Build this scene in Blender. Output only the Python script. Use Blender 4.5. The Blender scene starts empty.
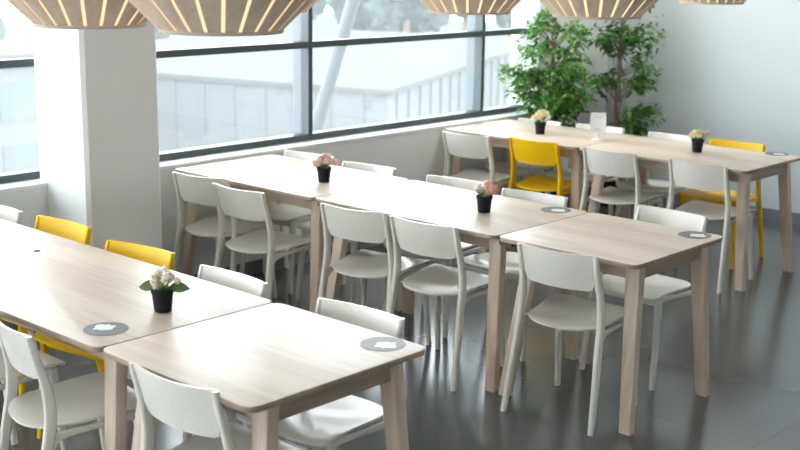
import bpy, bmesh, math, random
from mathutils import Vector, Matrix
random.seed(7)
PI = math.pi
scene = bpy.context.scene
COL = scene.collection

# ------------------------------------------------------------------ materials
def new_mat(name):
    m = bpy.data.materials.new(name); m.use_nodes = True
    nt = m.node_tree; b = nt.nodes['Principled BSDF']
    return m, nt, b
def simple(name, col, rough=.5, spec=.5, noise=0.0, nscale=30, bump=0.0, metal=0.0, coat=0.0):
    m, nt, b = new_mat(name)
    b.inputs['Base Color'].default_value = (*col, 1)
    b.inputs['Roughness'].default_value = rough
    b.inputs['Specular IOR Level'].default_value = spec
    b.inputs['Metallic'].default_value = metal
    b.inputs['Coat Weight'].default_value = coat
    if noise or bump:
        tc = nt.nodes.new('ShaderNodeTexCoord'); n = nt.nodes.new('ShaderNodeTexNoise')
        n.inputs['Scale'].default_value = nscale; n.inputs['Detail'].default_value = 4
        nt.links.new(tc.outputs['Object'], n.inputs['Vector'])
        if noise:
            r = nt.nodes.new('ShaderNodeValToRGB')
            r.color_ramp.elements[0].position = .3; r.color_ramp.elements[1].position = .7
            r.color_ramp.elements[0].color = (*[max(0, c*(1-noise)) for c in col], 1)
            r.color_ramp.elements[1].color = (*[min(1, c*(1+noise)) for c in col], 1)
            nt.links.new(n.outputs['Fac'], r.inputs['Fac'])
            nt.links.new(r.outputs['Color'], b.inputs['Base Color'])
        if bump:
            bp = nt.nodes.new('ShaderNodeBump'); bp.inputs['Strength'].default_value = bump
            bp.inputs['Distance'].default_value = .01
            nt.links.new(n.outputs['Fac'], bp.inputs['Height'])
            nt.links.new(bp.outputs['Normal'], b.inputs['Normal'])
    return m
def wood(name, c0, c1, axis=0, rough=.3, spec=.5):
    m, nt, b = new_mat(name)
    tc = nt.nodes.new('ShaderNodeTexCoord'); mp = nt.nodes.new('ShaderNodeMapping')
    s = [26, 26, 26]; s[axis] = 1.6
    mp.inputs['Scale'].default_value = s
    n = nt.nodes.new('ShaderNodeTexNoise'); n.inputs['Scale'].default_value = 1.6
    n.inputs['Detail'].default_value = 6; n.inputs['Roughness'].default_value = .6
    n2 = nt.nodes.new('ShaderNodeTexNoise'); n2.inputs['Scale'].default_value = .25
    mix = nt.nodes.new('ShaderNodeMath'); mix.operation = 'ADD'
    r = nt.nodes.new('ShaderNodeValToRGB')
    r.color_ramp.elements[0].position = .75; r.color_ramp.elements[1].position = 1.25
    r.color_ramp.elements[0].color = (*c0, 1); r.color_ramp.elements[1].color = (*c1, 1)
    r.color_ramp.elements[1].position = 1.0
    L = nt.links.new
    L(tc.outputs['Object'], mp.inputs['Vector']); L(mp.outputs['Vector'], n.inputs['Vector'])
    L(mp.outputs['Vector'], n2.inputs['Vector'])
    L(n.outputs['Fac'], mix.inputs[0]); L(n2.outputs['Fac'], mix.inputs[1])
    sc = nt.nodes.new('ShaderNodeMath'); sc.operation = 'MULTIPLY_ADD'
    sc.inputs[1].default_value = 1.0; sc.inputs[2].default_value = -.12
    L(mix.outputs[0], sc.inputs[0]); L(sc.outputs[0], r.inputs['Fac'])
    L(r.outputs['Color'], b.inputs['Base Color'])
    b.inputs['Roughness'].default_value = rough
    b.inputs['Specular IOR Level'].default_value = spec
    return m
def emit(name, col, s):
    m = bpy.data.materials.new(name); m.use_nodes = True
    nt = m.node_tree; nt.nodes.clear()
    o = nt.nodes.new('ShaderNodeOutputMaterial'); e = nt.nodes.new('ShaderNodeEmission')
    e.inputs['Color'].default_value = (*col, 1); e.inputs['Strength'].default_value = s
    nt.links.new(e.outputs[0], o.inputs['Surface']); return m
def glass(name):
    m = bpy.data.materials.new(name); m.use_nodes = True
    nt = m.node_tree; nt.nodes.clear()
    N = nt.nodes.new; L = nt.links.new
    o = N('ShaderNodeOutputMaterial'); t = N('ShaderNodeBsdfTransparent'); g = N('ShaderNodeBsdfGlossy')
    g.inputs['Roughness'].default_value = .02
    t.inputs['Color'].default_value = (.94, .985, 1.0, 1)
    lw = N('ShaderNodeLayerWeight'); pw = N('ShaderNodeMath'); pw.operation = 'POWER'; pw.inputs[1].default_value = 5
    ma = N('ShaderNodeMath'); ma.operation = 'MULTIPLY_ADD'; ma.inputs[1].default_value = .9; ma.inputs[2].default_value = .035
    lw.inputs['Blend'].default_value = .5
    L(lw.outputs['Facing'], pw.inputs[0]); L(pw.outputs[0], ma.inputs[0])
    tr = N('ShaderNodeBsdfTranslucent'); tr.inputs['Color'].default_value = (.9, .97, 1, 1)
    m1 = N('ShaderNodeMixShader'); m1.inputs['Fac'].default_value = .05      # translucent veil imitates the haze outside
    m2 = N('ShaderNodeMixShader')
    L(t.outputs[0], m1.inputs[1]); L(tr.outputs[0], m1.inputs[2])
    L(ma.outputs[0], m2.inputs['Fac']); L(m1.outputs[0], m2.inputs[1]); L(g.outputs[0], m2.inputs[2])
    L(m2.outputs[0], o.inputs['Surface']); return m

M = {}
M['chair_white'] = simple('chair_white_stain', (.75, .715, .645), .27, .5, .03, 60)
M['chair_yellow'] = simple('chair_yellow_paint', (.86, .50, .001), .45, .3, .03, 60)
M['glide'] = simple('dark_glide', (.03, .03, .03), .6)
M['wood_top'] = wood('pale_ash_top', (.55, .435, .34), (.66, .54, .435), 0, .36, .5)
M['wood_edge_shade'] = wood('ash_edge_shaded', (.30, .21, .15), (.40, .29, .21), 0, .4)  # darker than the top: shade on the table edge put into the colour
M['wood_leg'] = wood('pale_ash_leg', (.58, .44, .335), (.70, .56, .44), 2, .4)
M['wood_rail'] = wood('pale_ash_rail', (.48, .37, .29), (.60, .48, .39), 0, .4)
M['wood_rail_y_shade'] = wood('ash_end_rail_shaded', (.33, .235, .17), (.42, .31, .23), 1, .4)  # darker copy of the rail wood, imitates shade on the end faces
M['bracket'] = simple('bracket_brown', (.16, .11, .08), .5)
M['sticker'] = simple('sticker_grey', (.05, .052, .051), .45, .8)
M['print'] = simple('sticker_print_white', (.72, .72, .70), .4)
M['wall'] = simple('wall_paint_white', (.80, .80, .785), .85, .3, .015, 3)
M['wall_r'] = simple('wall_paint_cool', (.615, .665, .68), .85, .3, .015, 2)
M['ceil'] = simple('ceiling_paint', (.8, .8, .79), .9, .2)
M['sill'] = simple('sill_white', (.85, .85, .83), .4)
M['frame'] = simple('frame_dark_metal', (.055, .075, .08), .4, .5)
M['mull'] = simple('mullion_metal_lit_side', (.085, .108, .125), .35, .6)  # lighter than the frame, for the mullion side that catches daylight
M['base'] = simple('baseboard_grey', (.19, .205, .215), .5)
M['glass'] = glass('window_glass_haze_veil')
M['slat'] = wood('lamp_slat_veneer', (.66, .51, .39), (.75, .60, .47), 2, .5)
M['lamp_rim'] = simple('lamp_rim', (.60, .50, .41), .5)
M['glow'] = emit('lamp_diffuser_glow', (1.0, .74, .43), 1.3)
M['cord'] = simple('cord_white', (.75, .75, .73), .5)
M['pot'] = simple('pot_black', (.008, .008, .009), .6, .25)
M['soil'] = simple('soil', (.05, .035, .025), .9, .2, .3, 80)
M['leaf'] = simple('pot_leaf', (.16, .32, .09), .5, .4, .35, 40)
M['leaf_dark'] = simple('pot_leaf_dark', (.12, .19, .07), .5, .4, .3, 40)
M['trunk'] = simple('ficus_trunk', (.28, .21, .15), .8, .2, .25, 30)
M['paper'] = simple('sign_paper', (.83, .83, .84), .6)
M['acrylic'] = simple('sign_holder_white', (.82, .82, .81), .35)
M['ink'] = simple('sign_ink', (.55, .53, .56), .7)
M['out_roof'] = simple('outside_roof', (.096, .098, .098), .9, .1)
M['out_wall'] = simple('outside_wall', (.140, .146, .150), .9, .1)
M['out_rib'] = simple('outside_rib', (.134, .141, .146), .9, .1)
M['out_pane'] = simple('outside_pane', (.105, .117, .124), .5, .2)
M['out_ground'] = simple('outside_ground', (.085, .090, .089), .95, .1, .06, .2)
M['out_tree'] = simple('outside_tree', (.086, .104, .098), .9, .1, .3, .6)  # greyed and paled so the colour carries the distance haze
M['out_streak'] = simple('outside_streak', (.10, .112, .120), .6, .3)
M['fill_panel'] = emit('fill_panel_glow', (1.0, .94, .85), 7.5)  # glow of unseen panels added to brighten the interior

M['fill_panel_plants'] = emit('fill_panel_glow_brighter', (1.0, .98, .95), 40.0)  # stronger added glow, lifts the plant corner and the wall beside it

def floor_mat():
    m, nt, b = new_mat('polished_concrete_floor')
    L = nt.links.new; N = nt.nodes.new
    tc = N('ShaderNodeTexCoord')
    n1 = N('ShaderNodeTexNoise'); n1.inputs['Scale'].default_value = 1.3; n1.inputs['Detail'].default_value = 2
    n2 = N('ShaderNodeTexNoise'); n2.inputs['Scale'].default_value = 90; n2.inputs['Detail'].default_value = 3
    L(tc.outputs['Object'], n1.inputs['Vector']); L(tc.outputs['Object'], n2.inputs['Vector'])
    r = N('ShaderNodeValToRGB'); r.color_ramp.elements[0].position = .3; r.color_ramp.elements[1].position = .7
    r.color_ramp.elements[0].color = (.078, .082, .083, 1); r.color_ramp.elements[1].color = (.094, .098, .099, 1)
    L(n1.outputs['Fac'], r.inputs['Fac'])
    mx = N('ShaderNodeMixRGB'); mx.blend_type = 'OVERLAY'; mx.inputs['Fac'].default_value = .06
    L(r.outputs['Color'], mx.inputs['Color1']); L(n2.outputs['Fac'], mx.inputs['Color2'])
    # saw-cut joints every 2.4 m
    sx = N('ShaderNodeSeparateXYZ'); L(tc.outputs['Object'], sx.inputs[0])
    masks = []
    for ax, off in (('Y', -.29), ('X', 1.2)):
        a = N('ShaderNodeMath'); a.operation = 'ADD'; a.inputs[1].default_value = off + 240; L(sx.outputs[ax], a.inputs[0])
        w = N('ShaderNodeMath'); w.operation = 'MODULO'; w.inputs[1].default_value = 2.4; L(a.outputs[0], w.inputs[0])
        lt = N('ShaderNodeMath'); lt.operation = 'LESS_THAN'; lt.inputs[1].default_value = .004; L(w.outputs[0], lt.inputs[0])
        masks.append(lt)
    mm = N('ShaderNodeMath'); mm.operation = 'MAXIMUM'; L(masks[0].outputs[0], mm.inputs[0]); L(masks[1].outputs[0], mm.inputs[1])
    m2 = N('ShaderNodeMixRGB'); m2.inputs['Color2'].default_value = (.055, .058, .059, 1)
    L(mm.outputs[0], m2.inputs['Fac']); L(mx.outputs['Color'], m2.inputs['Color1'])
    L(m2.outputs['Color'], b.inputs['Base Color'])
    b.inputs['Roughness'].default_value = .19
    b.inputs['Specular IOR Level'].default_value = .75
    return m
M['floor'] = floor_mat()

def leaf_mat(name, c0, c1, c2, tl=.35):
    m, nt, b = new_mat(name)
    L = nt.links.new; N = nt.nodes.new
    g = N('ShaderNodeNewGeometry'); r = N('ShaderNodeValToRGB')
    e = r.color_ramp.elements; e[0].color = (*c0, 1); e[1].color = (*c2, 1)
    x = e.new(.5); x.color = (*c1, 1)
    L(g.outputs['Random Per Island'], r.inputs['Fac']); L(r.outputs['Color'], b.inputs['Base Color'])
    b.inputs['Roughness'].default_value = .32
    tr = N('ShaderNodeBsdfTranslucent'); L(r.outputs['Color'], tr.inputs['Color'])
    mx = N('ShaderNodeMixShader'); mx.inputs['Fac'].default_value = tl
    L(b.outputs[0], mx.inputs[1]); L(tr.outputs[0], mx.inputs[2])
    L(mx.outputs[0], nt.nodes['Material Output'].inputs['Surface'])
    return m
M['ficus'] = leaf_mat('ficus_leaves', (.05, .17, .03), (.12, .34, .06), (.33, .58, .18))
M['ficus2'] = leaf_mat('ficus_leaves_darker', (.035, .12, .03), (.085, .26, .05), (.22, .44, .13))

M['pet_cream'] = leaf_mat('petal_cream', (.90, .80, .66), (.93, .89, .82), (.95, .94, .90), .55); M['pet_pink'] = leaf_mat('petal_pink', (.90, .50, .44), (.94, .66, .58), (.95, .82, .74), .55)
M['pet_blush'] = leaf_mat('petal_blush', (.90, .60, .58), (.94, .76, .72), (.95, .90, .84), .55); M['pet_yellow'] = leaf_mat('petal_yellow', (.86, .70, .40), (.92, .86, .60), (.94, .92, .78), .55)

# ------------------------------------------------------------------ mesh helpers
def smooth(o, ang=35):
    for p in o.data.polygons: p.use_smooth = True
    try: o.data.set_sharp_from_angle(angle=math.radians(ang))
    except Exception: pass
def obj(name, bm, mat, parent=None, sm=True, bevel=0, seg=2):
    bmesh.ops.recalc_face_normals(bm, faces=bm.faces)
    me = bpy.data.meshes.new(name); bm.to_mesh(me); bm.free()
    o = bpy.data.objects.new(name, me); COL.objects.link(o)
    me.materials.append(mat)
    if parent: o.parent = parent
    if bevel:
        md = o.modifiers.new('bevel', 'BEVEL'); md.width = bevel; md.segments = seg; md.limit_method = 'ANGLE'
        md.angle_limit = math.radians(40)
    if sm: smooth(o)
    return o
def thing(name, label, cat, loc=(0, 0, 0), rz=0, group=None):
    o = bpy.data.objects.new(name, None); COL.objects.link(o)
    o.empty_display_size = .1
    o.location = loc; o.rotation_euler = (0, 0, rz)
    o['label'] = label; o['category'] = cat
    if group: o['group'] = group
    return o
def tag(o, label, cat, group=None):
    o['label'] = label; o['category'] = cat
    if group: o['group'] = group
    return o
def struct(name, bm, mat, parent=None, **k):
    o = obj(name, bm, mat, parent, **k)
    if parent is None: o['kind'] = 'structure'
    return o
def box(bm, x0, x1, y0, y1, z0, z1):
    v = [bm.verts.new(p) for p in ((x0,y0,z0),(x1,y0,z0),(x1,y1,z0),(x0,y1,z0),(x0,y0,z1),(x1,y0,z1),(x1,y1,z1),(x0,y1,z1))]
    for f in ((0,3,2,1),(4,5,6,7),(0,1,5,4),(1,2,6,5),(2,3,7,6),(3,0,4,7)):
        bm.faces.new([v[i] for i in f])
    return bm
def B(*a): return box(bmesh.new(), *a)
def loft(bm, rings, cap=True):
    vs = [[bm.verts.new(p) for p in r] for r in rings]
    n = len(vs[0])
    for a, b in zip(vs, vs[1:]):
        for i in range(n): bm.faces.new((a[i], a[(i+1) % n], b[(i+1) % n], b[i]))
    if cap:
        bm.faces.new(vs[0][::-1]); bm.faces.new(vs[-1])
    return bm
def rrect(w, h, r, k=3):
    pts = []
    for cx, cy, a0 in ((w/2-r, h/2-r, 0), (-w/2+r, h/2-r, 90), (-w/2+r, -h/2+r, 180), (w/2-r, -h/2+r, 270)):
        for i in range(k+1):
            a = math.radians(a0 + 90*i/k); pts.append((cx+r*math.cos(a), cy+r*math.sin(a)))
    return pts
def lathe(bm, prof, n=32, cap0=True, cap1=True):
    rings = [[(r*math.cos(2*PI*i/n), r*math.sin(2*PI*i/n), z) for i in range(n)] for r, z in prof]
    vs = [[bm.verts.new(p) for p in r] for r in rings]
    for a, b in zip(vs, vs[1:]):
        for i in range(n): bm.faces.new((a[i], a[(i+1) % n], b[(i+1) % n], b[i]))
    if cap0: bm.faces.new(vs[0][::-1])
    if cap1: bm.faces.new(vs[-1])
    return bm
def tube(bm, pts, r, n=8):
    pts = [Vector(p) for p in pts]
    rings = []
    for i, p in enumerate(pts):
        t = (pts[min(i+1, len(pts)-1)] - pts[max(i-1, 0)]).normalized()
        a = t.cross(Vector((.3, 1, .2))).normalized(); b = t.cross(a)
        rr = r[i] if isinstance(r, (list, tuple)) else r
        rings.append([p + rr*(math.cos(2*PI*k/n)*a + math.sin(2*PI*k/n)*b) for k in range(n)])
    return loft(bm, rings)
def interp(path, n):
    # Catmull-Rom through tuples of any length
    P = [path[0]] + list(path) + [path[-1]]
    out = []
    for s in range(1, len(P)-2):
        for j in range(n):
            t = j/n
            out.append(tuple(.5*((2*b)+(-a+c)*t+(2*a-5*b+4*c-d)*t*t+(-a+3*b-3*c+d)*t**3)
                             for a, b, c, d in zip(P[s-1], P[s], P[s+1], P[s+2])))
    out.append(tuple(path[-1]))
    return out
def copy_tree(o, parent=None):
    c = o.copy(); COL.objects.link(c)
    if parent: c.parent = parent
    for ch in list(o.children): copy_tree(ch, c)
    return c

# ------------------------------------------------------------------ setting
XW, XG = -2.47, -2.66          # inner face of the window wall, glass plane
YR, YB, XF, ZC = 4.65, -7.6, 6.0, 3.7
SILL = .795
struct('floor', B(-2.75, XF+.1, YB-.1, YR+.1, -.12, 0), M['floor'])
struct('ceiling', B(-2.75, XF+.1, YB-.1, YR+.1, ZC, ZC+.12), M['ceil'])
struct('wall_left', B(-2.75, XW, YB, YR, 0, SILL-.022), M['wall'])
struct('trim_1', B(-2.75, XW+.006, YB, 3.64, SILL-.022, SILL), M['sill'], bevel=.003)
WT = 3.5
bm = B(-2.75, XW, YB, 3.64, WT, ZC); struct('wall_header', bm, M['wall'])
struct('wall_corner', B(-2.75, XW, 3.64, YR, SILL-.022, ZC), M['wall'])
struct('wall_right', B(-2.75, XF+.1, YR, YR+.12, 0, ZC), M['wall_r'])
struct('wall_front', B(XF, XF+.1, YB, YR, 0, ZC), M['wall'])
bm = B(-2.75, -.2, YB-.1, YB, 0, ZC)                      # wall behind the viewer, with a wide opening added to let in fill light
box(bm, 2.2, XF+.1, YB-.1, YB, 0, ZC); box(bm, -.2, 2.2, YB-.1, YB, 0, .25); box(bm, -.2, 2.2, YB-.1, YB, 2.4, ZC)
struct('wall_back', bm, M['wall'], sm=False)
bm = bmesh.new()
for a in (-.2, .975, 2.15): box(bm, a, a+.05, YB-.08, YB-.01, .25, 2.4)
box(bm, -.2, 2.2, YB-.08, YB-.01, .25, .30); box(bm, -.2, 2.2, YB-.08, YB-.01, 2.35, 2.4)
o = struct('window_8', bm, M['frame'], sm=False)  # unseen window, added to bring fill light from behind the viewer
obj('glass_pane', B(-.18, 2.18, YB-.05, YB-.044, .28, 2.37), M['glass'], o, sm=False)
struct('baseboard_right', B(XW+.012, XF, YR-.012, YR, 0, .09), M['base'])
struct('baseboard_left', B(XW, XW+.012, YB, YR, 0, .09), M['base'])
# square column with chamfered corners
def column():
    x0, x1, y0, y1, c = -2.54, -2.08, -.822, -.342, .02
    pts = [(x0, y0), (x1-c, y0), (x1, y0+c), (x1, y1-c), (x1-c, y1), (x0, y1)]
    bm = bmesh.new(); loft(bm, [[(x, y, 0) for x, y in pts], [(x, y, ZC) for x, y in pts]])
    return bm
struct('column', column(), M['wall'], sm=False)
struct('baseboard_column', B(-2.47, -2.068, -.834, -.330, 0, .09), M['base'])

# window bays: bottom rail + mullion + transom + head, each with two panes
edges = [-7.55, -6.06, -4.23, -2.40, -.57, 1.262, 3.092, 3.64]
for i, (a, b) in enumerate(zip(edges, edges[1:])):
    bm = bmesh.new()
    box(bm, -2.69, -2.60, a, b, SILL, SILL+.042)
    box(bm, -2.69, -2.60, a, b, WT-.045, WT)
    o = struct('window_%d' % (i+1), bm, M['frame'], bevel=.002)
    o.name = 'window_%d' % (i+1)
    obj('transom', B(-2.68, -2.595, a, b, 1.415, 1.458), M['frame'], o, bevel=.002)
    w = .036
    if i == 6: w = .0
    if w: obj('mullion', B(-2.75, -2.598, b-w/2, b+w/2, SILL+.042, WT-.045), M['mull'], o, bevel=.002)
    if w: obj('mullion_shade_face', B(-2.6, -2.592, b-w/2, b+w/2, SILL+.042, WT-.045), M['frame'], o)  # dark front strip, shade of the mullion's room side put into the colour
    obj('glass_pane', B(-2.668, -2.662, a, b, SILL+.042, 1.415), M['glass'], o, sm=False)
    obj('glass_pane', B(-2.668, -2.662, a, b, 1.458, WT-.045), M['glass'], o, sm=False)

# ------------------------------------------------------------------ chairs
ZS = .795/.775
POST = [(x, y, z*ZS, w, d) for x, y, z, w, d in
        [(.192, 0, .772, .022, .024), (.192, .020, .70, .023, .030), (.194, .043, .62, .024, .036), (.198, .056, .55, .025, .041),
         (.203, .056, .47, .026, .043), (.207, .040, .38, .027, .041), (.217, .006, .20, .027, .036), (.227, -.032, 0, .025, .029)]]
def post_bm(s):
    rings = []
    for x, y, z, w, d in interp(POST, 4):
        rings.append([(s*(x)+px, y+py, z) for px, py in rrect(w, d, .009)])
    return loft(bmesh.new(), rings)
FRONT = [(.190, .376, .448, .027, .042), (.195, .386, .34, .027, .038), (.203, .405, .15, .026, .031), (.208, .420, 0, .025, .027)]
def front_bm(s):
    rings = []
    for x, y, z, w, d in interp(FRONT, 3):
        rings.append([(s*x+px, y+py, z) for px, py in rrect(w, d, .009)])
    return loft(bmesh.new(), rings)
def post_y(z):
    for (x0, y0, z0, *_), (x1, y1, z1, *_) in zip(POST, POST[1:]):
        if z1 <= z <= z0: return y1 + (y0-y1)*(z-z1)/(z0-z1)
    return 0
def back_bm():
    # curved plywood panel: thickness .011, rounded lower corners, faintly dipped top edge
    nx, nz, hw = 20, 8, .183
    bm = bmesh.new()
    G = {}
    for side in (0, 1):
        for i in range(nx+1):
            u = -1 + 2*i/nx
            e = abs(u)
            zt = .794 - .004*(1-e*e)
            d = max(0, (e-.80)/.20)
            zb = .626 + .045*(1-math.sqrt(max(0, 1-d*d))) - .006*(1-e*e)
            for j in range(nz+1):
                z = zb + (zt-zb)*j/nz
                y = post_y(z) - .030*(1-u*u) + (0 if side else .011) - .004
                G[side, i, j] = bm.verts.new((u*hw, y, z))
    for i in range(nx):
        for j in range(nz):
            bm.faces.new((G[0,i,j], G[0,i,j+1], G[0,i+1,j+1], G[0,i+1,j]))
            bm.faces.new((G[1,i,j], G[1,i+1,j], G[1,i+1,j+1], G[1,i,j+1]))
    for i in range(nx):
        bm.faces.new((G[0,i,0], G[0,i+1,0], G[1,i+1,0], G[1,i,0]))
        bm.faces.new((G[0,i,nz], G[1,i,nz], G[1,i+1,nz], G[0,i+1,nz]))
    for j in range(nz):
        bm.faces.new((G[0,0,j], G[1,0,j], G[1,0,j+1], G[0,0,j+1]))
        bm.faces.new((G[0,nx,j], G[0,nx,j+1], G[1,nx,j+1], G[1,nx,j]))
    return bm
def seat_outline():
    pts = []
    for i in range(21):                       # rounded rear edge
        a = PI + PI*i/20
        pts.append((.190*math.copysign(abs(math.cos(a))**.85, math.cos(a)), .135 + .142*math.copysign(abs(math.sin(a))**.9, math.sin(a))))
    pts += [(.196, .19), (.207, .27), (.214, .36)]
    for i in range(6):
        a = PI/2*i/5; pts.append((.176+.042*math.cos(a), .398+.042*math.sin(a)))
    pts += [(.09, .448), (0, .450), (-.09, .448)]
    for i in range(6):
        a = PI/2+PI/2*i/5; pts.append((-.176+.042*math.cos(a), .398+.042*math.sin(a)))
    pts += [(-.214, .36), (-.207, .27), (-.196, .19)]
    return pts
def seat_z(x, y):
    z = .441 + .058*y
    if y < .14: z += .006*((.14-y)/.14)**1.5
    if y > .40: z -= .016*(max(0, y-.375)/.078)**1.8
    z += .013*(x/.2)**2*(1 if y < .3 else max(0, 1-(y-.3)/.18))
    z -= .012*math.exp(-((y-.18)/.10)**2 - (x/.15)**2)
    return z
def seat_bm():
    out = seat_outline(); c = (0, .23); rings = [1, .97, .86, .7, .52, .34, .16]
    bm = bmesh.new(); n = len(out)
    S = []
    for side in (0, 1):
        L = []
        for k in rings:
            row = []
            for x, y in out:
                X, Y = c[0]+(x-c[0])*k, c[1]+(y-c[1])*k
                row.append(bm.verts.new((X, Y, seat_z(X, Y) - (.011 if side else 0) + (0 if k < 1 else (-.0012 if not side else .0012)))))
            L.append(row)
        cv = bm.verts.new((c[0], c[1], seat_z(*c) - (.011 if side else 0)))
        for a, b in zip(L, L[1:]):
            for i in range(n): bm.faces.new((a[i], a[(i+1) % n], b[(i+1) % n], b[i]))
        for i in range(n): bm.faces.new((L[-1][i], L[-1][(i+1) % n], cv))
        S.append(L)
    a, b = S[0][0], S[1][0]
    for i in range(n): bm.faces.new((a[i], a[(i+1) % n], b[(i+1) % n], b[i]))
    return bm
def rail_bm(s):
    rings = []
    for x, y, z, w, h in interp([(.205, .062, .408, .018, .062), (.203, .092, .425, .018, .030), (.199, .20, .431, .018, .022),
                                 (.195, .33, .438, .018, .026), (.191, .372, .436, .018, .036)], 3):
        rings.append([(s*x+px, y, z+pz) for px, pz in rrect(w, h, .006)])
    return loft(bmesh.new(), rings)
def make_chair(mat):
    t = thing('dining_chair', '', 'chair')
    obj('seat', seat_bm(), mat, t)
    obj('backrest', back_bm(), mat, t)
    for s in (-1, 1):
        p = obj('back_post', post_bm(s), mat, t)
        obj('foot_glide', loft(bmesh.new(), [[(s*.227+a, -.032+b, z) for a, b in rrect(.022, .026, .008)] for z in (.0005, .006)]), M['glide'], p)
        f = obj('front_leg', front_bm(s), mat, t)
        obj('foot_glide', loft(bmesh.new(), [[(s*.208+a, .420+b, z) for a, b in rrect(.022, .024, .008)] for z in (.0005, .006)]), M['glide'], f)
        obj('side_rail', rail_bm(s), mat, t)
    obj('cross_rail', B(-.182, .182, .366, .384, .404, .436), mat, t, bevel=.004)
    return t
protos = {'w': None, 'y': None}
def chair(kind, x, y, rz, label, group, face=1):
    if protos[kind] is None:
        protos[kind] = make_chair(M['chair_white' if kind == 'w' else 'chair_yellow']); o = protos[kind]
    else:
        o = copy_tree(protos[kind])
    o.location = (x, y, 0.0); o.rotation_euler = (0, 0, math.radians(rz) + (0 if face == 1 else PI))
    o['label'] = label; o['category'] = 'chair'; o['group'] = group
    return o

Y1, Y2, Y3 = -2.2075, 0.0, 2.461      # front edges of the three table rows
g1a, g1b = 'chairs on the near side of the front table row', 'chairs on the far side of the front table row'
g2a, g2b = 'chairs on the near side of the middle table row', 'chairs on the far side of the middle table row'
g3a, g3b = 'chairs on the near side of the back table row', 'chairs on the far side of the back table row'
chair('w', -.86, -2.30, 0, 'white chair mostly outside the left edge, seat corner seen behind the lower left chair', g1a)
chair('w', -.315, -2.287, -12, 'white chair in the lower left corner, backrest cut off by the left edge', g1a)
chair('w', .522, -2.226, 3, 'white chair at the bottom edge, pushed up to the closest end table', g1a)
chair('w', -2.10, -1.335, 6, 'white chair at the far left edge of the photo, only its backrest tip showing', g1b, -1)
chair('y', -1.567, -1.287, 4, 'yellow wooden chair directly in front of the white column', g1b, -1)
chair('y', -.91, -1.322, 9, 'yellow wooden chair behind the front table, just behind the cream flower pot', g1b, -1)
chair('w', -.275, -1.33, 0, 'white chair behind the front row, just right of the cream flowers', g1b, -1)
chair('w', .415, -1.308, 4, 'white chair behind the closest end table, its seat seen beneath that table', g1b, -1)
chair('w', -2.08, -.08, 12, 'white chair beside the column, first on the near side of the middle row', g2a)
chair('w', -1.645, -.165, 2, 'second white chair from the column on the near side of the middle row', g2a)
chair('w', -.845, -.085, 10, 'third white chair from the column on the near side of the middle row', g2a)
chair('w', -.392, -.063, 4, 'fourth white chair from the column on the near side of the middle row', g2a)
chair('w', .394, -.065, 5, 'white chair in the foreground centre, pulled up to the end table of the middle row', g2a)
chair('w', -2.22, .90, 6, 'white chair behind the middle row, left of the blush flowers', g2b, -1)
chair('w', -1.665, .876, 6, 'white chair behind the middle row, just right of the blush flower pot', g2b, -1)
chair('w', -1.0, .91, 8, 'white chair behind the middle row, just behind the pink and white flower pot', g2b, -1)
chair('w', -.445, .90, 6, 'white chair behind the middle row, right below the yellow chair', g2b, -1)
chair('w', .32, 1.032, -2, 'white chair behind the small middle row end table, beside its dark sticker', g2b, -1)
chair('w', -2.09, 2.292, 4, 'white chair at the back row nearest the window wall, left of a yellow chair', g3a)
chair('y', -1.59, 2.42, 2, 'bright yellow chair on the near side of the back row, between two white chairs', g3a)
chair('w', -.975, 2.428, 2, 'white chair on the near side of the back row, below the small table sign', g3a)
chair('w', -.330, 2.434, 0, 'white chair at the right end of the back row, below the pale yellow flower pot', g3a)
chair('w', -2.17, 3.285, 1, 'white chair behind the back row near the window, behind the cream and green flower pot', g3b, -1)
chair('w', -1.67, 3.365, 4, 'white chair behind the back row, half hidden by the small table sign', g3b, -1)
chair('w', -1.055, 3.39, 2, 'white chair behind the back row, left of the pale yellow flower pot', g3b, -1)
chair('y', -.575, 3.42, 3, 'yellow chair at the far right, behind the back row, facing the camera', g3b, -1)

# ------------------------------------------------------------------ tables
T, W = .775, .78
def top_bm(x0, x1, r=.045):
    cx, cy, w, h = (x0+x1)/2, W/2, x1-x0-.003, W
    def ring(inset, z): return [(cx+px, cy+py, z) for px, py in rrect(w-2*inset, h-2*inset, r-inset*.6, 6)]
    return loft(bmesh.new(), [ring(.012, T-.022), ring(.0015, T-.0205), ring(.0005, T-.018), ring(0, T-.003), ring(.0012, T-.0006), ring(.004, T)])
def leg_bm(xe, sx, ys, sgn, fy=0, ti=.042, fi=.004):
    # sx +1: leg at the +X end, -1: at the -X end; sgn -1 near side, +1 far side; splayed outwards
    top_in, foot_in = (.105, .030) if sgn < 0 else (.085, .040)
    foot_in -= sgn*fy
    def ring(z, k, w, d):
        xo, yo = xe - sx*(fi+ti*k), ys - sgn*(foot_in+(top_in-foot_in)*k)
        cx, cy = xo - sx*w/2, yo - sgn*d/2
        return [(cx+a, cy+b, z) for a, b in rrect(w, d, .005)]
    return loft(bmesh.new(), [ring(0, 0, .058, .042), ring(.35, .47, .064, .046), ring(T-.022, 1, .072, .050)])
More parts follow.
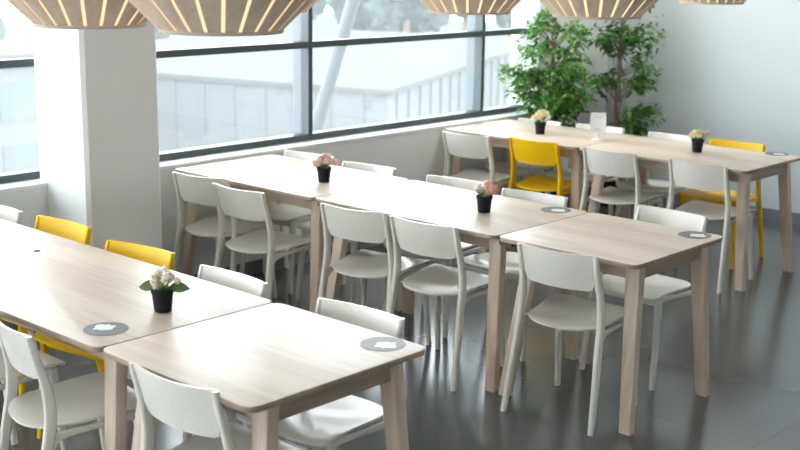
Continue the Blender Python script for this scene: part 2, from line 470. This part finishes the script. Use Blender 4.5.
def sticker(t, x, y, flip):
    s = obj('table_sticker', lathe(bmesh.new(), [(.077, T+.0002), (.0768, T+.0012)], 48), M['sticker'], t)
    s.location = (x, y, 0)
    # irregular pale print, roughly a pointing hand
    out = [(-.016, .004), (-.006, .018), (.010, .020), (.016, .034), (.026, .030), (.030, .016), (.050, .006), (.058, -.010), (.050, -.026),
           (.036, -.030), (.030, -.044), (.014, -.040), (.004, -.052), (-.010, -.046), (-.012, -.030), (-.024, -.022), (-.026, -.006)]
    bm = bmesh.new(); k = -1 if flip else 1
    pts = [(k*(px*.95+.004), k*(py*.95+.006)) for px, py in out]
    vs = [bm.verts.new((a, b, T+.0013)) for a, b in pts]; v2 = [bm.verts.new((a, b, T+.0018)) for a, b in pts]
    bm.faces.new(v2); bm.faces.new(vs[::-1])
    for i in range(len(vs)): bm.faces.new((vs[i], vs[(i+1) % len(vs)], v2[(i+1) % len(vs)], v2[i]))
    p = obj('sticker_print', bm, M['print'], s, sm=False)
def table(x0, x1, y, label, group, first=False, stickers=(), cap=None, joined=True, fy=0):
    """near edge at y; legs at the +X end (also the -X end when first)"""
    t = thing('dining_table', label, 'table', (0, y, 0), 0, group)
    tt = obj('table_top', top_bm(x0, x1), M['wood_top'], t)
    tt.data.materials.append(M['wood_edge_shade'])
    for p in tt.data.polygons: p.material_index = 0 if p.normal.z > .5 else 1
    for ys, s in ((0, -1), (W, 1)):
        for xe, sx in ((x1, 1), (x0, -1)):
            ti, fi = (.042, .004) if sx > 0 or first else (.078, .018)
            l = obj('leg', leg_bm(xe, sx, ys, s, fy, ti, fi), M['wood_leg'], t)
            cx = xe - sx*(.029+fi); cy = ys - s*((.030 if s < 0 else .040) - s*fy + .021)
            obj('foot_glide', B(cx-.024, cx+.024, cy-.015, cy+.015, .0005, .004), M['glide'], l)
        yy = ys - s*(.112 if s < 0 else .095)
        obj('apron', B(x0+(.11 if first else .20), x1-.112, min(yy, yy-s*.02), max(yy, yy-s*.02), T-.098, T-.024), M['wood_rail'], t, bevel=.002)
    obj('apron', B(x1-.080, x1-.058, .13, W-.13, T-.098, T-.024), M['wood_rail_y_shade'], t, bevel=.002)
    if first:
        obj('apron', B(x0+.058, x0+.080, .13, W-.13, T-.098, T-.024), M['wood_rail_y_shade'], t, bevel=.002)
    if joined:                                  # tongues that carry the next unit
        for ys, s in ((0, -1), (W, 1)):
            yy = ys - s*.085
            obj('connecting_bracket', B(x1-.045, x1+.03, min(yy, yy-s*.045), max(yy, yy-s*.045), T-.062, T-.027), M['bracket'], t, bevel=.002)
    for sx, sy, fl in stickers: sticker(t, sx, sy-y, fl)
    if cap:
        c = obj('cable_cap', lathe(bmesh.new(), [(.014, T), (.013, T+.003), (.006, T+.004)], 20), M['glide'], t)
        c.location = (cap[0], cap[1]-y, 0)
    return t
gt = ['tables joined in the front row', 'tables joined in the middle row', 'tables joined in the back row']
table(-2.40, .0936, Y1, 'long pale wood table at left of the front row, cream flower pot on it', gt[0], True,
      [(-.064, -2.067, True)], cap=(-1.207, -1.645))
table(.0956, .862, Y1, 'small pale wood end table of the front row, closest to the camera', gt[0], False,
      [(.723, -1.511, False)], joined=False)
table(-2.455, -1.236, Y2, 'pale wood table of the middle row against the low window wall, with blush flowers', gt[1], True)
table(-1.234, 0.0, Y2, 'middle table of the middle row, under the pink and white flower pot', gt[1], False,
      [(-.15, .686, False)])
table(.002, .757, Y2, 'small pale wood table at the right end of the middle row, one dark sticker', gt[1], False,
      [(.638, .696, False)], joined=False)
table(-2.462, -1.258, Y3, 'pale wood table of the back row beside the window, under the cream flowers', gt[2], True, fy=.05)
table(-1.256, -.010, Y3, 'pale wood table at the right end of the back row, with pale yellow flowers', gt[2], False,
      [(-.185, 3.222, False)], joined=False, fy=.05)

# ------------------------------------------------------------------ flower pots
def leaf_quad(bm, base, d, L, w, up=(0, 0, 1), droop=.0):
    d = Vector(d).normalized(); up = Vector(up)
    s = d.cross(up)
    if s.length < 1e-3: s = Vector((1, 0, 0))
    s.normalize(); nrm = s.cross(d)
    b = Vector(base)
    prof = [(0, .05), (.25, .8), (.5, 1), (.75, .7), (1, .02)]
    rows = []
    for t, k in prof:
        c = b + d*L*t - Vector((0, 0, droop*L*t*t))
        rows.append((c - s*w*k/2 + nrm*w*.12*k, c, c + s*w*k/2 + nrm*w*.12*k))
    vs = [[bm.verts.new(p) for p in r] for r in rows]
    for a, c in zip(vs, vs[1:]):
        bm.faces.new((a[0], a[1], c[1], c[0])); bm.faces.new((a[1], a[2], c[2], c[1]))
def floret(bm, c, n, r, petals=5):
    n = Vector(n).normalized(); a = n.cross(Vector((.2, .9, .3))).normalized(); b = n.cross(a)
    for k in range(petals):
        ang = 2*PI*k/petals
        d = (a*math.cos(ang)+b*math.sin(ang)) + n*.35
        leaf_quad(bm, Vector(c), d, r, r*.95, up=n, droop=0)
def flower_pot(x, y, label, seed, heads, leaves, petal_mats, leaf_m='leaf', spread=.045, hz=.128, rz=0):
    rnd = random.Random(seed)
    t = thing('flower_pot', label, 'potted plant', (x, y, T+.001), rz, 'small flower pots on the tables')
    p = obj('pot', lathe(bmesh.new(), [(.028, 0), (.0315, .001), (.0385, .068), (.0415, .069), (.043, .083), (.0405, .084), (.0385, .077)], 36, True, False), M['pot'], t)
    obj('soil', lathe(bmesh.new(), [(.038, .072), (.038, .076), (.02, .080)], 24), M['soil'], t)
    bm = bmesh.new()
    for i in range(leaves):
        a = 2*PI*i/leaves + rnd.uniform(-.3, .3); e = rnd.uniform(.35, 1.1)
        leaf_quad(bm, (.012*math.cos(a), .012*math.sin(a), .082), (math.cos(a), math.sin(a), e), rnd.uniform(.045, .062), rnd.uniform(.020, .028), droop=.25)
    for k in range(len(heads)):
        hx, hy, h = heads[k][:3]
        tube(bm, [(hx*.2, hy*.2, .078), (hx*.6, hy*.6, .078+(h-.078)*.55), (hx, hy, h-.004)], .0018, 5)
    obj('leaves', bm, M[leaf_m], t)
    for k, hd in enumerate(heads):
        bm = bmesh.new()
        hx, hy, h, r, mk = hd
        for m in range(4):
            o = Vector((rnd.gauss(0, .45), rnd.gauss(0, .45), rnd.gauss(0, .35)))*r
            c = Vector((hx, hy, h)) + o; rs = r*rnd.uniform(.50, .66)
            bmesh.ops.create_icosphere(bm, subdivisions=1, radius=rs*.55, matrix=Matrix.Translation(c))
            for q in range(14):                 # florets spread evenly over each cluster
                zz = 1 - 1.7*(q+.5)/14; ph = q*2.39996 + m; rr = math.sqrt(max(0, 1-zz*zz))
                v = Vector((rr*math.cos(ph), rr*math.sin(ph), zz))
                floret(bm, c + v*rs*.72, v, rs*.62)
        obj('blossom', bm, M[petal_mats[mk]], t, sm=False)
    return t
flower_pot(-.101, -1.80, 'black pot of cream flowers with two broad side leaves, on the front table row', 1,
           [(-.030, .004, .118, .022, 0), (-.006, .016, .135, .024, 0), (.004, -.022, .120, .022, 0), (.034, .012, .128, .023, 0), (.022, .030, .118, .022, 0), (-.022, -.018, .128, .021, 0)], 9, ['pet_cream'], 'leaf')
t = bpy.data.objects['flower_pot']
bm = bmesh.new()
leaf_quad(bm, (.018, .012, .088), (.72, .66, .05), .080, .046, up=(.55, -.6, .75), droop=.10)
leaf_quad(bm, (-.018, -.012, .088), (-.72, -.62, .12), .066, .046, up=(.55, -.6, .75), droop=.15)
obj('broad_leaves', bm, M['leaf_dark'], t)
flower_pot(-1.516, .357, 'black pot with a dense dome of blush flowers, on the middle row nearest the window', 2,
           [(-.040, -.01, .112, .024, 0), (-.020, .030, .122, .024, 0), (.008, -.034, .116, .024, 0), (.034, .022, .124, .024, 0), (.0, .0, .136, .026, 0), (.050, .030, .110, .022, 0), (-.034, -.034, .110, .023, 1), (.02, .045, .112, .022, 0), (.030, -.012, .124, .022, 1), (-.022, -.006, .130, .022, 0)], 10, ['pet_blush', 'pet_cream'])
flower_pot(-.375, .381, 'black pot with pink flowers leaning right and white ones left, on the middle row', 3,
           [(.028, .026, .122, .027, 0), (.010, .008, .136, .025, 0), (.048, .036, .114, .024, 0), (.034, .006, .112, .022, 0), (-.024, -.020, .112, .022, 1), (-.008, -.024, .120, .020, 1), (-.028, .0, .118, .018, 1)], 11, ['pet_pink', 'pet_cream'])
flower_pot(-1.796, 2.78, 'black pot of cream and green flowers on the back row, in front of the ficus', 4,
           [(-.034, .0, .116, .026, 0), (-.010, .026, .134, .026, 1), (.012, -.022, .122, .026, 0), (.034, .020, .134, .027, 1), (.0, .0, .15, .025, 0), (.048, .02, .118, .024, 1), (-.03, -.03, .118, .024, 0)], 12, ['pet_yellow', 'pet_cream'])
flower_pot(-.594, 2.898, 'black pot of pale yellow flowers on the right end of the back row', 5,
           [(-.030, -.010, .116, .026, 0), (-.012, .026, .128, .026, 1), (.008, -.028, .118, .026, 0), (.030, .020, .124, .026, 1), (.0, .0, .136, .026, 0), (.040, .034, .128, .020, 2), (-.028, -.03, .112, .022, 1), (.036, -.004, .112, .022, 0)], 10, ['pet_yellow', 'pet_cream', 'pet_blush'])

# ------------------------------------------------------------------ table sign
def table_sign():
    rz = math.radians(38)
    t = thing('sign_holder', 'small white upright sign holder standing on the back table row', 'sign holder', (-1.35, 2.85, T+.001), rz)
    obj('base', lathe(bmesh.new(), [(.045, 0), (.045, .004), (.014, .012), (.008, .03), (.008, .045)], 28), M['acrylic'], t)
    h0, h1, w = .040, .190, .055
    bm = bmesh.new()
    for a in ((-w, -w+.006, h0, h1), (w-.006, w, h0, h1), (-w, w, h0, h0+.006), (-w, w, h1-.006, h1)):
        box(bm, a[0], a[1], -.005, .005, a[2], a[3])
    obj('frame', bm, M['acrylic'], t, sm=False)
    p = obj('paper', B(-w+.006, w-.006, -.002, .002, h0+.006, h1-.006), M['paper'], t, sm=False)
    bm = bmesh.new()
    for z, a, b in ((.158, -.030, .028), (.076, -.032, .012), (.064, -.032, .022)):
        box(bm, a, b, -.0026, -.0021, z, z+.005)
    obj('print', bm, M['ink'], p, sm=False)
table_sign()

# ------------------------------------------------------------------ ficus trees
def ficus(x, y, label, seed, mat, height, blobs, n, lim):
    rnd = random.Random(seed)
    t = thing('ficus_tree', label, 'indoor tree', (x, y, 0), 0, 'ficus trees in the corner')
    p = obj('planter', lathe(bmesh.new(), [(.10, 0), (.105, .004), (.135, .26), (.142, .262), (.142, .28), (.13, .28), (.128, .25)], 36, True, False), M['pot'], t)
    obj('soil', lathe(bmesh.new(), [(.126, .22), (.126, .25), (.05, .255)], 24), M['soil'], t)
    bm = bmesh.new()
    tips = []
    trunk_tops = []
    for k in range(3):
        a = 2*PI*k/3+seed; ox, oy = .03*math.cos(a), .03*math.sin(a)
        pts = [(ox, oy, .24)]
        for i in range(1, 9):
            z = .24 + (height-.3)*i/8
            pts.append((ox*(1-i/6) + rnd.uniform(-.018, .018), oy*(1-i/6) + rnd.uniform(-.018, .018), z))
        tube(bm, pts, [.0105-.0008*i for i in range(9)], 7); trunk_tops.append(pts)
    leaves = bmesh.new()
    tot = sum(b[6] for b in blobs)
    for (bx, by, bz, rx, ry, rzz, wgt) in blobs:
        m = int(n*wgt/tot); nb = max(3, m//14)
        for k in range(nb):
            for _ in range(20):
                v = Vector((rnd.gauss(0, 1), rnd.gauss(0, 1), rnd.gauss(0, 1))).normalized()*rnd.uniform(.35, 1)**.6
                tip = Vector((bx+v.x*rx, by+v.y*ry, bz+v.z*rzz))
                if lim(x+tip.x, y+tip.y): break
            else: continue
            zs = max(.45, min(height-.1, tip.z - rnd.uniform(.1, .28)))
            st = min(trunk_tops[k % 3], key=lambda q: abs(q[2]-zs))
            st = Vector(st); mid = (st+tip)/2 + Vector((0, 0, .05))
            tube(bm, [st, mid, tip], [.0028, .002, .001], 4)
            for j in range(rnd.randint(11, 17)):
                f = rnd.uniform(.35, 1.0)
                pos = (mid.lerp(tip, (f-.35)/.65)) + Vector((rnd.gauss(0, .018), rnd.gauss(0, .018), rnd.gauss(0, .018)))
                d = Vector((rnd.gauss(0, 1), rnd.gauss(0, 1), rnd.gauss(-.35, .5)))
                d += (tip-st).normalized()*.5
                L = rnd.uniform(.048, .074)
                e = pos + d.normalized()*L
                if not (lim(x+e.x, y+e.y) and lim(x+pos.x, y+pos.y)): continue
                leaf_quad(leaves, pos, d, L, L*rnd.uniform(.40, .5), up=(rnd.gauss(0, .5), rnd.gauss(0, .5), 1), droop=.25)
    obj('trunk', bm, M['trunk'], t)
    obj('foliage', leaves, M[mat], t)
    return t
def lim(x, y):
    if x < (-2.56 if y < 3.58 else -2.43): return False
    return y < 4.62 and (x < 1)
# left tree stands at the end of the window, right one in the corner
ficus(-2.29, 3.59, 'bushy light green ficus at the end of the window, left of the other', 3, 'ficus', 1.75,
      [(-.02, -.04, .98, .27, .24, .26, 9), (.12, .02, .78, .22, .22, .16, 4), (-.12, -.05, 1.46, .18, .18, .18, 3), (.16, .06, 1.22, .17, .2, .14, 2.5), (-.20, -.12, 1.08, .13, .14, .12, 1.6), (-.20, -.34, 1.13, .14, .15, .14, 1.8), (-.14, -.26, 1.30, .12, .12, .10, .8), (.24, .12, 1.0, .17, .18, .16, 2.6), (.16, .05, 1.44, .15, .15, .13, 1.4)], 2900, lim)
ficus(-2.06, 4.20, 'darker green ficus in the room corner beside the grey wall, bare trunk showing', 8, 'ficus2', 1.95,
      [(-.10, 0, 1.42, .20, .22, .15, 3), (.24, .05, 1.40, .16, .2, .16, 2.6), (.26, .04, 1.10, .16, .18, .12, 2.2), (-.16, 0, 1.02, .17, .2, .10, 1.8), (.24, .02, .76, .20, .2, .13, 3.2), (-.10, -.02, .66, .14, .2, .1, 1.2), (.04, 0, 1.68, .2, .2, .15, 1.6)], 1750, lim)

# ------------------------------------------------------------------ pendant lamps
def make_lamp():
    t = thing('pendant_lamp', '', 'pendant lamp')
    # profile of the shade: bottom radius .195 flares to .36 and closes again to .14
    prof = [(.196, 0), (.255, .058), (.315, .118), (.350, .165), (.362, .20), (.345, .245), (.28, .325), (.20, .41), (.13, .475)]
    bm = bmesh.new(); n = 24
    for k in range(n):
        a0 = 2*PI*k/n
        rings = []
        for r, z in prof:
            ring = []; half = PI/n - .0062/r
            for q in range(4):
                a = a0 - half + 2*half*q/3; ring.append((r*math.cos(a), r*math.sin(a), z))
            for q in range(3, -1, -1):
                a = a0 - half + 2*half*q/3; ring.append(((r-.005)*math.cos(a), (r-.005)*math.sin(a), z))
            rings.append(ring)
        loft(bm, rings)
    obj('slatted_shade', bm, M['slat'], t, sm=False)
    obj('diffuser', lathe(bmesh.new(), [(max(.02, r-.012), z+.003) for r, z in prof], 48), M['glow'], t)
    obj('rim', lathe(bmesh.new(), [(.190, -.006), (.199, -.006), (.202, .002), (.200, .006), (.190, .006)], 48), M['lamp_rim'], t)
    obj('top_cap', lathe(bmesh.new(), [(.135, .472), (.135, .482), (.03, .492), (.02, .52)], 32), M['lamp_rim'], t)
    obj('cord', tube(bmesh.new(), [(0, 0, .51), (0, 0, ZC-1.771-.02)], .004, 8), M['cord'], t)
    obj('ceiling_rose', lathe(bmesh.new(), [(.05, ZC-1.771-.045), (.06, ZC-1.771-.02), (.06, ZC-1.771)], 28), M['cord'], t)
    return t
lamp0 = None
for x, y, dz, lab in ((-.466, Y1+.39, .012, 'slatted wooden pendant lamp at the upper left, hanging in front of the white column'),
                      (.283, Y1+.39, .03, 'slatted wooden pendant lamp hanging just right of the column, nearest and largest'),
                      (-.513, .39, -.006, 'slatted wooden pendant lamp hanging in front of the window, left of the ficus'),
                      (.238, .39, .008, 'slatted wooden pendant lamp hanging in front of the ficus trees'),
                      (-.534, Y3+.39, -.014, 'slatted wooden pendant lamp at upper right, hanging before the bare grey wall'),
                      (-1.97, .39, -.06, 'slatted wooden pendant lamp nearest the window, mostly hidden behind a closer lamp')):
    if lamp0 is None: lamp0 = make_lamp(); o = lamp0
    else: o = copy_tree(lamp0)
    o.location = (x, y, 1.771+dz); o['label'] = lab; o['category'] = 'pendant lamp'; o['group'] = 'slatted pendant lamps'
    # keep each ceiling rose on the ceiling
    for ch in o.children:
        if ch.name.startswith('ceiling_rose'): ch.location = (0, 0, -dz)

# ------------------------------------------------------------------ outside the windows
GZ = -9.0
bm = B(-160, 60, -90, 150, GZ-.5, GZ); struct('ground', bm, M['out_ground'])
def out_building():
    P = Vector((-27.65, 28.6)); u = Vector((-.970, -.241)); v = Vector((-.419, .908))
    t = thing('building', 'pale flat-roofed building seen hazily through the window', 'building', (P.x, P.y, GZ))
    def q(a, b): w = u*a+v*b; return (w.x, w.y)
    def prism(bm, a0, a1, b0, b1, z0, z1):
        pts = [q(a0, b0), q(a1, b0), q(a1, b1), q(a0, b1)]
        loft(bm, [[(*p, z0) for p in pts], [(*p, z1) for p in pts]]); return bm
    H = -3 - GZ
    obj('wall', prism(bmesh.new(), 0, 20, 0, 29, 0, H-.2), M['out_wall'], t, sm=False)
    obj('roof', prism(bmesh.new(), -.15, 20.1, -.15, 29.1, H-.2, H), M['out_roof'], t, sm=False)
    bm = bmesh.new()
    for k in range(12): prism(bm, 1+k*1.5, 1.22+k*1.5, -.08, 0, 0, H-.2)
    for k in range(18): prism(bm, -.08, 0, 1+k*1.5, 1.22+k*1.5, 0, H-.2)
    obj('wall_ribs', bm, M['out_rib'], t, sm=False)
out_building()
def out_block():
    t = thing('building', 'pale blue office block with windows, outside the window left of the column', 'building', (-33, 8, GZ))
    obj('wall', B(-12, 0, -9, 11, 0, 7.2), M['out_wall'], t, sm=False)
    obj('roof', B(-12.2, .2, -9.2, 11.2, 7.2, 7.6), M['out_roof'], t, sm=False)
    for r in range(3):
        for k in range(6):
            obj('window', B(0, .06, -7.6+k*3.1, -6.0+k*3.1, 1.2+r*2.1, 2.5+r*2.1), M['out_pane'], t, sm=False)
out_block()
rnd = random.Random(11)
for k in range(16):
    x, y = -72 - (k % 2)*12, 2 + k*7.6
    t = thing('tree', 'hazy pale green tree far outside beyond the flat roof', 'tree', (x, y, GZ), rnd.uniform(0, 6), 'trees outside')
    bm = bmesh.new(); h = rnd.uniform(9, 12.5)
    for j in range(9):
        r = rnd.uniform(1.8, 2.8)
        mt = Matrix.Translation((rnd.uniform(-2.6, 2.6), rnd.uniform(-2.6, 2.6), h*rnd.uniform(.42, .95)))
        bmesh.ops.create_icosphere(bm, subdivisions=3, radius=r, matrix=mt)
    for v in bm.verts: v.co += Vector((rnd.gauss(0, .22), rnd.gauss(0, .22), rnd.gauss(0, .22)))
    obj('crown', bm, M['out_tree'], t)
    obj('trunk', tube(bmesh.new(), [(0, 0, 0), (0, 0, h*.5)], .35, 8), M['trunk'], t)
    # labels are shared: nothing tells these apart
bm = tube(bmesh.new(), [(-3.8, 5.05, 6.8), (-3.8, 3.36, 2.8), (-3.8, 2.722, 1.288), (-3.8, 2.1, -.2), (-3.8, .6, -3.6), (-3.8, -1.78, -9.0)], .055, 12)
tag(obj('streak', bm, M['out_streak']), 'pale slanting bar added outside as a reflection-like streak, behind the middle window pane', 'streak')  # added bar, stands in for a pale reflection-like streak in the window

# ------------------------------------------------------------------ added fill light panels on the ceiling (unseen, above the frame)
for k, (x, y) in enumerate(((1.2, -5.0), (-1.1, -2.9), (1.2, -.9), (-.9, 1.25), (-1.15, 3.6))):
    t = thing('fill_light_panel', 'square fill light panel added on the ceiling, out of view', 'fill light', (x, y, ZC), 0, 'added fill light panels')
    bm = bmesh.new()
    for a in ((-.32, .32, -.32, -.30), (-.32, .32, .30, .32), (-.32, -.30, -.30, .30), (.30, .32, -.30, .30)): box(bm, *a, -.03, 0)
    obj('frame', bm, M['cord'], t, sm=False)
    obj('diffuser', B(-.30, .30, -.30, .30, -.02, -.005), M['fill_panel_plants' if k == 4 else 'fill_panel'], t, sm=False)

# ------------------------------------------------------------------ world
w = bpy.data.worlds.new('sky'); scene.world = w; w.use_nodes = True
nt = w.node_tree; bg = nt.nodes['Background']
tc = nt.nodes.new('ShaderNodeTexCoord'); sp = nt.nodes.new('ShaderNodeSeparateXYZ'); r = nt.nodes.new('ShaderNodeValToRGB')
nt.links.new(tc.outputs['Generated'], sp.inputs[0]); nt.links.new(sp.outputs['Z'], r.inputs['Fac'])
# hazy white sky, brightest towards the horizon
e = r.color_ramp.elements
e[0].color = (1.0, 1.0, 1.0, 1); e[1].color = (.36, .38, .40, 1)
m = e.new(.35); m.color = (.64, .65, .66, 1)
nt.links.new(r.outputs['Color'], bg.inputs['Color'])
bg.inputs['Strength'].default_value = 12
# ------------------------------------------------------------------ camera
cd = bpy.data.cameras.new('camera'); co = bpy.data.objects.new('camera', cd); COL.objects.link(co)
C = Vector((3.39703, -4.33862, 2.0604))
f = Vector((-.66091402, .71752883, -.21987505)); rt = Vector((.73351356, .6795546, .01278278)); u = Vector((-.15858912, .15283302, .97544429))
co.matrix_world = Matrix(((rt.x, u.x, -f.x, C.x), (rt.y, u.y, -f.y, C.y), (rt.z, u.z, -f.z, C.z), (0, 0, 0, 1)))
cd.sensor_width = 36; cd.lens = 1220.7/800*36
cd.clip_start = .05; cd.clip_end = 400
cd.dof.use_dof = True; cd.dof.focus_distance = 5.1; cd.dof.aperture_fstop = 3.4
scene.camera = co

vs = scene.view_settings
vs.view_transform = 'Standard'; vs.look = 'None'; vs.gamma = 1; vs.use_curve_mapping = False
vs.exposure = 0.0
scene.cycles.max_bounces = 10; scene.cycles.diffuse_bounces = 5; scene.cycles.glossy_bounces = 4
scene.cycles.transparent_max_bounces = 16
scene.cycles.use_denoising = True
scene.cycles.sample_clamp_indirect = 8
